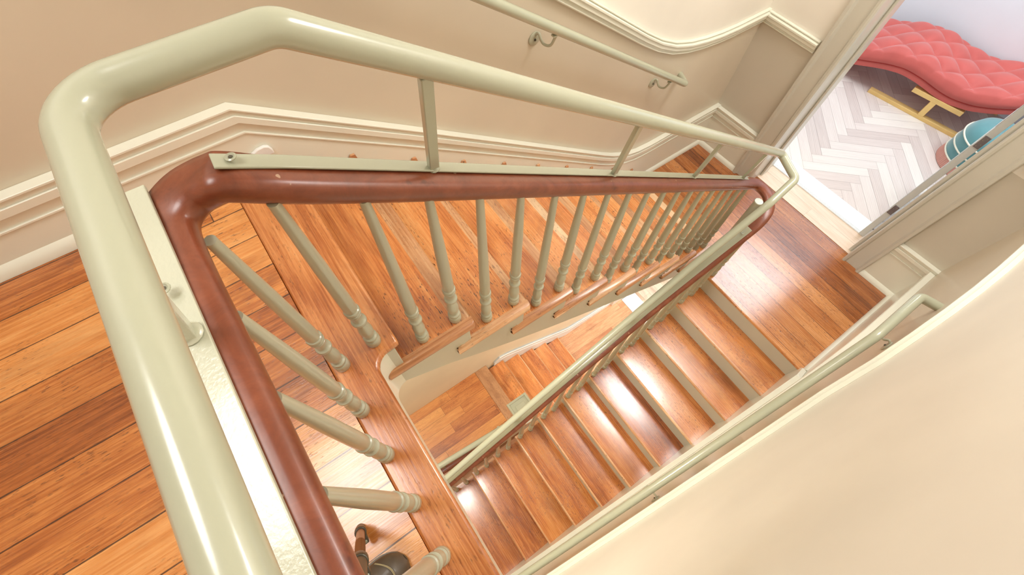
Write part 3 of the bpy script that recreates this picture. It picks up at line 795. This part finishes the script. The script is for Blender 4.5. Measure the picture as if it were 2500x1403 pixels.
pw = [(xr, -.9, zwl(-.9))] + arc((xr, -.9, zwl(-.9)), (xr, 2.34, zwl(2.34)), (XL, 2.40, zwl(2.34) - .02), .03, 8) + [(XL + .002, 2.395, zwl(2.34) - .018)]
m = MB(); m.tube(pw, .0205, 20); m.build('pipe', SAGE, wl, angle=60)
for y in (1.125, 2.10, .1):
    bracket(wl, XL + .001, 1, y + .03, zwl(y) - .125, xr, zwl(y + .07) - .022, y + .07)
wr = thing('wall_handrail', (.43, 1.0, -1.6), 'sage green round handrail with bent end on the right wall beside the middle flight', 'handrail', GR)
xq = .432
def zwr(y): return nz2(y) + .945
pq = [(xq, -2.2, zwr(-2.2)), (xq, 1.93, -.748), (xq, 2.285, -.735), (XR, 2.33, -.75)]
path = [pq[0]] + arc(pq[0], pq[1], pq[2], .10, 8) + arc(pq[1], pq[2], pq[3], .035, 8) + [(XR - .0005, 2.33, -.75)]
m = MB(); m.tube(path, .0245, 22); m.build('pipe', SAGE, wr, angle=60)
for y in (2.02, .83, -.4):
    zz = -.78 if y > 1.9 else zwr(y)
    bracket(wr, XR - .001, -1, y + .03, zz - .10, xq, zz - .022 + (.01 if y > 1.9 else 0), y)

# ================================================================== LOWER LANDING: newel, guard pipe and rail
nw = thing('newel_post', (-.60, .70, ZA2), 'pale green square newel post with panelled cap far down the well', 'newel post')
m = MB(); m.box(-.655, -.545, .645, .755, ZA2, -3.22); m.build('shaft', BAL, nw, bevel=.003)
m = MB()
x0, x1, y0, y1, z0, z1 = -.715, -.49, .592, .815, -3.225, -3.20
m.box(x0, x1, y0, y1, z0, z1)
m.box(x0, x1, y0, y0 + .022, z1, z1 + .012); m.box(x0, x1, y1 - .022, y1, z1, z1 + .012); m.box(x0, x0 + .022, y0 + .022, y1 - .022, z1, z1 + .012); m.box(x1 - .022, x1, y0 + .022, y1 - .022, z1, z1 + .012)
m.box(x0 + .06, x1 - .06, y0 + .06, y1 - .06, z1, z1 + .006)
m.box(x0 + .012, x1 - .012, y0 + .012, y1 - .012, z0 - .06, z0)
m.build('cap', SAGE, nw, bevel=.002)
lg = thing('lower_guard_rail', (-.57, .1, ZA2), 'lowest green pipe guard above a dark rail, deep in the stairwell', 'guard rail')
m = MB(); m.tube([(-.541, .56, -3.105), (-.605, -.30, -3.10), (-.62, -1.0, -3.10)], .0265, 16); m.build('pipe', SAGE, lg, angle=60)
m = MB(); m.sweep([(-.565, .60, -3.325), (-.590, -.30, -3.325), (-.60, -1.0, -3.325)], rp); m.build('handrail', MAHOG, lg, angle=60)
for i in range(10):
    y = .50 - .135 * i
    m = bal_mesh(.74); m.v = [(x - .575 - .015 * (.5 - y), yy + y, z + ZA2) for x, yy, z in m.v]; m.build('baluster', BAL, lg, angle=50)
for y in (.40, -.2):
    m = MB(); m.box(-.585 - .02 * (.5 - y), -.565 - .02 * (.5 - y), y - .01, y + .01, -3.325, -3.11); m.build('post', SAGE, lg)

# ================================================================== CHAISE LONGUE
CH = Vector((-.45, 5.05, ZB)); ang = radians(10)
U = Vector((cos(ang), sin(ang), 0)); V = Vector((-sin(ang), cos(ang), 0))
ch = thing('chaise_longue', tuple(CH), 'coral pink button-tufted wavy chaise longue on gold sled frame', 'chaise longue')
def cp(s, d, z): return tuple(CH + U * s + V * d + Vector((0, 0, z - ZB)))
def interp(tab, s):
    # smooth (catmull) interpolation
    n = len(tab)
    for i in range(n - 1):
        if tab[i][0] <= s <= tab[i + 1][0]:
            a = tab[max(0, i - 1)][1]; b = tab[i][1]; c = tab[i + 1][1]; d = tab[min(n - 1, i + 2)][1]
            t = (s - tab[i][0]) / (tab[i + 1][0] - tab[i][0])
            return .5 * (2 * b + (c - a) * t + (2 * a - 5 * b + 4 * c - d) * t * t + (3 * b - a - 3 * c + d) * t ** 3)
    return tab[0][1] if s < tab[0][0] else tab[-1][1]
SEAM = [(-1.2, -1.60), (-1.0, -1.57), (-.73, -1.474), (-.44, -1.385), (-.26, -1.378), (0., -1.412), (.15, -1.405), (.30, -1.364), (.50, -1.259), (.75, -1.12), (1.0, -.99)]
S0, S1, D = -1.12, .95, .66
# upholstered base below the seam
m = MB()
ns = 70
vs, fs = [], []
for i in range(ns + 1):
    s = S0 + (S1 - S0) * i / ns; z = interp(SEAM, s)
    for d, dz in ((.02, -.055), (0, -.050), (0, 0), (.03, .03), (D - .03, .03), (D, 0), (D, -.05), (D - .02, -.055)): vs.append(cp(s, d, z + dz))
for i in range(ns):
    for j in range(8): fs.append((i * 8 + j, i * 8 + (j + 1) % 8, (i + 1) * 8 + (j + 1) % 8, (i + 1) * 8 + j))
fs += [tuple(range(8))[::-1], tuple(range(ns * 8, ns * 8 + 8))]
m.add(vs, fs); m.build('upholstered_base', PINK, ch, angle=50)
# dark piping line
m = MB(); m.tube([cp(S0 + (S1 - S0) * i / ns, -.001, interp(SEAM, S0 + (S1 - S0) * i / ns) + .001) for i in range(ns + 1)], .0035, 8); m.build('piping', PINKD, ch, angle=60)
# tufted cushion
m = MB(); A_, B_ = .262, .262
nu, nv = 230, 72
vs, fs = [], []
def tuft(s, d):
    p = (s + .13) / A_; q = (d - .065) / B_
    f = abs(sin(pi * (p + q)) * sin(pi * (p - q)))
    return f ** .5
def ctop(s, d):
    z = interp(SEAM, s) + .108
    ed = min(d, D - d) / .03; es = min(s - S0, S1 - s) / .03
    e = max(0., min(1., min(ed, es))); rnd_ = sqrt(max(0., 1 - (1 - e) ** 2))
    return z - .030 * (1 - rnd_) + .042 * tuft(s, d) * (.25 + .75 * min(1, max(.0, min(d, D - d)) / .07)) - .012
for i in range(nu + 1):
    s = S0 + (S1 - S0) * i / nu
    for j in range(nv + 1):
        d = D * j / nv; vs.append(cp(s, d, ctop(s, d)))
for i in range(nu):
    for j in range(nv):
        a = i * (nv + 1) + j; fs.append((a, a + 1, a + nv + 2, a + nv + 1))
# side skirts of the cushion, slightly bulging
def sidewall(pts_top, outward):
    o = len(vs); n_ = len(pts_top)
    for (p, zs) in pts_top:
        for t, b in ((.0, 0), (.3, .010), (.65, .010), (1., 0)):
            vs.append((p[0] + outward[0] * b, p[1] + outward[1] * b, p[2] + (zs - p[2]) * t))
    for i in range(n_ - 1):
        for j in range(3): a = o + i * 4 + j; fs.append((a, a + 1, a + 5, a + 4))
ss = [S0 + (S1 - S0) * i / nu for i in range(nu + 1)]
sidewall([(cp(s, 0, ctop(s, 0)), interp(SEAM, s) + .002) for s in ss], -V)
sidewall([(cp(s, D, ctop(s, D)), interp(SEAM, s) + .002) for s in ss], V)
dd = [D * j / nv for j in range(nv + 1)]
sidewall([(cp(S0, d, ctop(S0, d)), interp(SEAM, S0) + .002) for d in dd], -U)
sidewall([(cp(S1, d, ctop(S1, d)), interp(SEAM, S1) + .002) for d in dd], U)
m.add(vs, fs); cu = m.build('cushion', PINK, ch, angle=80)
for i in range(-8, 10):
    for j in range(-1, 7):
        if (i + j) % 2: continue
        s = -.13 + i * A_ / 2; d = .065 + j * B_ / 2
        if S0 + .04 < s < S1 - .04 and .02 < d < D - .02:
            b = MB(); b.lathe([(.0085, -.004), (.0085, .001), (.005, .004)], cp(s, d, ctop(s, d)), 12); b.build('button', PINK, cu, angle=60)
for d0 in (-.004, D - .06):
    def gb(s0, s1, z0, z1, dA=d0, dB=d0 + .05):
        c = [cp(s, d, z) for z in (z0, z1) for s, d in ((s0, dA), (s1, dA), (s1, dB), (s0, dB))]
        g.add(c, [(0, 3, 2, 1), (4, 5, 6, 7), (0, 1, 5, 4), (1, 2, 6, 5), (2, 3, 7, 6), (3, 0, 4, 7)])
    g = MB(); gb(-.49, .52, ZB, ZB + .034); gb(-.025, .025, ZB + .034, -1.505); gb(-.205, .235, -1.505, -1.465)
    g.build('leg_frame', GOLD, ch, bevel=.002, smooth=True)

# ================================================================== OTTOMAN
OT = Vector((.125, 4.895, ZB))
ot = thing('ottoman', tuple(OT), 'round teal velvet ottoman with cream piping and pink fringe behind the door', 'ottoman')
m = MB(); RO = .235
m.lathe([(RO - .03, .0), (RO, .075), (RO + .006, .13), (RO + .002, .165), (RO + .004, .20), (RO + .004, .25), (RO, .275), (RO - .005, .30), (RO - .03, .345), (RO - .08, .37), (RO - .14, .378), (.02, .365)], OT, 48)
m.build('seat', TEAL, ot, angle=60)
m = MB()
m.lathe([(RO - .01, .004), (RO + .012, .004), (RO + .010, .04), (RO + .005, .088), (RO - .01, .088)], OT, 180, flute=.02); m.build('fringe', FRINGE, ot, angle=30)
for z in (.092, .178, .268):
    m = MB(); m.tube([tuple(OT + Vector(((RO + .006) * cos(2 * pi * k / 48), (RO + .006) * sin(2 * pi * k / 48), z))) for k in range(49)], .0065, 10); m.build('piping', PIPING, ot, angle=60)

# ================================================================== TRIPOD LEG AND SHOE
tp = thing('tripod', (-.165, -.285, 0), 'brown tubed camera tripod leg with black clips on the orange landing floor', 'tripod')
F = Vector((-.161, -.294, 0)); Dv = Vector((.083, .047, .30)).normalized()
m = MB(); m.lathe([(.006, 0), (.011, .004), (.011, .018), (.009, .03)], F, 14, axis=Dv); m.build('foot', DKMETAL, tp, angle=50)
m = MB(); m.tube([F + Dv * .02, F + Dv * .33], .0098, 16)
for k in range(22): m.lathe([(.0098, 0), (.0104, .0015), (.0098, .003)], F + Dv * (.17 + .0065 * k), 16, axis=Dv)
m.build('leg_tube', LEGM, tp, angle=50)
m = MB(); m.tube([F + Dv * .31, F + Dv * .60], .0125, 16); m.build('leg_tube', DKMETAL, tp, angle=50)
for s, rr in ((.035, .0135), (.315, .0155)):
    m = MB(); c = F + Dv * s
    m.lathe([(rr - .001, 0), (rr, .002), (rr, .024), (rr - .001, .027)], c, 20, axis=Dv)
    W = Dv.cross(Vector((0, 1, 0))).normalized(); Q = Dv.cross(W)
    e = c + W * (-rr - .004)
    lug = [c + W * a + Q * b + Dv * t for t in (.002, .022) for a, b in ((-rr - .012, -.007), (-rr + .004, -.009), (-rr + .004, .009), (-rr - .012, .006))]
    m.add(lug, [(0, 3, 2, 1), (4, 5, 6, 7), (0, 1, 5, 4), (1, 2, 6, 5), (2, 3, 7, 6), (3, 0, 4, 7)])
    W2 = -W
    lug = [c + W2 * a + Q * b + Dv * t for t in (.004, .020) for a, b in ((rr + .0, -.007), (rr + .016, -.006), (rr + .016, .007), (rr + .0, .009))]
    m.add([c - W * 0 + p - c for p in lug], [(0, 3, 2, 1), (4, 5, 6, 7), (0, 1, 5, 4), (1, 2, 6, 5), (2, 3, 7, 6), (3, 0, 4, 7)])
    cl = m.build('clip', DKMETAL, tp, bevel=.0012)
    b = MB(); b.lathe([(.0045, 0), (.004, .003), (.002, .004)], c + W2 * (rr + .010) + Dv * .021, 12, axis=Dv); b.build('bolt', SCREW, cl)

sh = thing('shoe', (-.02, -.37, 0), 'dark brown leather shoe toe with stitched seam beside the tripod leg', 'shoe')
T = Vector((-.045, -.232, 0)); B = Vector((.22, -.975, 0)).normalized(); S = Vector((B.y, -B.x, 0))
def shoe_pt(t, a, top):
    """t 0 toe .. 1 heel, a angle across"""
    x = t * .29
    w = .048 * (1 - (1 - min(1, t / .26)) ** 2.2) ** .5 if t < .26 else .048 - .016 * sin(pi * min(1, (t - .26) / .6)) + (0)
    if t > .85: w *= max(.05, sqrt(max(0, 1 - ((t - .85) / .15) ** 2)) * .95 + .05)
    hgt = .012 + (.046 + .05 * max(0, t - .25) ** 1.0 * 1.4) * min(1, (t / .10)) ** .5 * top
    return T + B * x + S * (w * cos(a)), hgt
m = MB(); nt_, na = 36, 18; vs = []; fs = []
for i in range(nt_ + 1):
    t = max(.004, i / nt_)
    for j in range(na + 1):
        a = pi * j / na; p, hh = shoe_pt(t, a, 1)
        vs.append((p.x, p.y, .012 + (hh - .012) * sin(a) ** .75))
for i in range(nt_):
    for j in range(na): a = i * (na + 1) + j; fs.append((a, a + 1, a + na + 2, a + na + 1))
m.add(vs, fs); m.build('upper', LEATHER, sh, angle=70)
m = MB(); vs = []; fs = []
for i in range(nt_ + 1):
    t = max(.001, i / nt_); p0, _ = shoe_pt(t, 0, 1); p1, _ = shoe_pt(t, pi, 1); mid = (p0 + p1) / 2
    for q in (p0, p1):
        q2 = mid + (q - mid) * 1.07
        vs += [(q2.x, q2.y, 0.0005), (q2.x, q2.y, .014)]
for i in range(nt_):
    a = i * 4; fs += [(a, a + 1, a + 5, a + 4), (a + 2, a + 6, a + 7, a + 3), (a + 1, a + 3, a + 7, a + 5), (a, a + 4, a + 6, a + 2)]
fs += [(0, 2, 3, 1), (nt_ * 4, nt_ * 4 + 1, nt_ * 4 + 3, nt_ * 4 + 2)]
m.add(vs, fs); m.build('sole', DKMETAL, sh, angle=50)
m = MB()
for off in (0, .007):
    pth = []
    for j in range(3, 16):
        a = pi * j / 18; p, hh = shoe_pt(.10 + off + .10 * abs(cos(a)) ** 2, a, 1); pth.append((p.x, p.y, .0128 + (hh - .012) * sin(a) ** .75))
    m.tube(pth, .0009, 6)
m.build('stitching', STITCH, sh, angle=60)

# small white wedge of plaster on the skirting at the stair head
m = MB(); m.prism([(-.115, .030), (-.085, .052), (-.050, .068), (-.025, .070), (-.010, .062), (-.004, .045), (-.004, .028)], 'x', XL + .0205, XL + .034)
tag(m.build('plaster_patch', PLASTIC, None, bevel=.004), 'small white rounded patch on the skirting where the upper flight begins', 'plaster patch')

# ================================================================== LIGHTS
def area(name, loc, rot, size, power, col, sy=None, spread=None):
    l = bpy.data.lights.new(name, 'AREA'); l.energy = power; l.color = col; l.shape = 'RECTANGLE' if sy else 'DISK'; l.size = size
    if sy: l.size_y = sy
    o = bpy.data.objects.new(name, l); COL.objects.link(o); o.location = loc; o.rotation_euler = rot
    return o
area('ceiling_light_top', (-.72, -.72, 2.40), (0, 0, 0), .75, 17, (1, .985, .955))
area('ceiling_light_well', (-.22, 2.45, 2.40), (0, 0, 0), .95, 48, (1, .985, .96))
area('room_light', (-.2, 4.7, 1.15), (0, 0, 0), 1.6, 46, (.90, .95, 1.0), 1.2)
area('room_side_light', (-2.15, 4.7, -.3), (0, radians(-90), 0), 1.2, 5, (.88, .94, 1.0), 1.4)  # side light just inside the room's closed left wall, no window modelled
o = area('lower_well_fill', (-.72, -.80, -.40), (0, 0, 0), .8, 48, (1, .98, .92))  # added fill, hidden beneath the upper landing, to brighten the lower wall
o.rotation_euler = Vector((-.45, .75, -2.2)).to_track_quat('-Z', 'Y').to_euler()
area('hall_floor_fill', (-.4, 4.6, -3.2), (0, 0, 0), 1.2, 50, (1, .98, .94))  # added unseen fill beyond the ground floor opening, evens out the well bottom
area('under_landing_fill', (-.3, 2.9, -2.15), (0, 0, 0), .4, 34, (1, .97, .9))  # added unseen fill under the mid landing, lifts the foot of the well
w = bpy.data.worlds.new('world'); sc.world = w; w.use_nodes = True
w.node_tree.nodes['Background'].inputs[0].default_value = (1, .95, .88, 1); w.node_tree.nodes['Background'].inputs[1].default_value = .3

sc.view_settings.view_transform = 'Standard'; sc.view_settings.look = 'None'; sc.view_settings.gamma = 1
sc.view_settings.exposure = .35
sc.view_settings.use_curve_mapping = False
sc.cycles.max_bounces = 10; sc.cycles.diffuse_bounces = 6
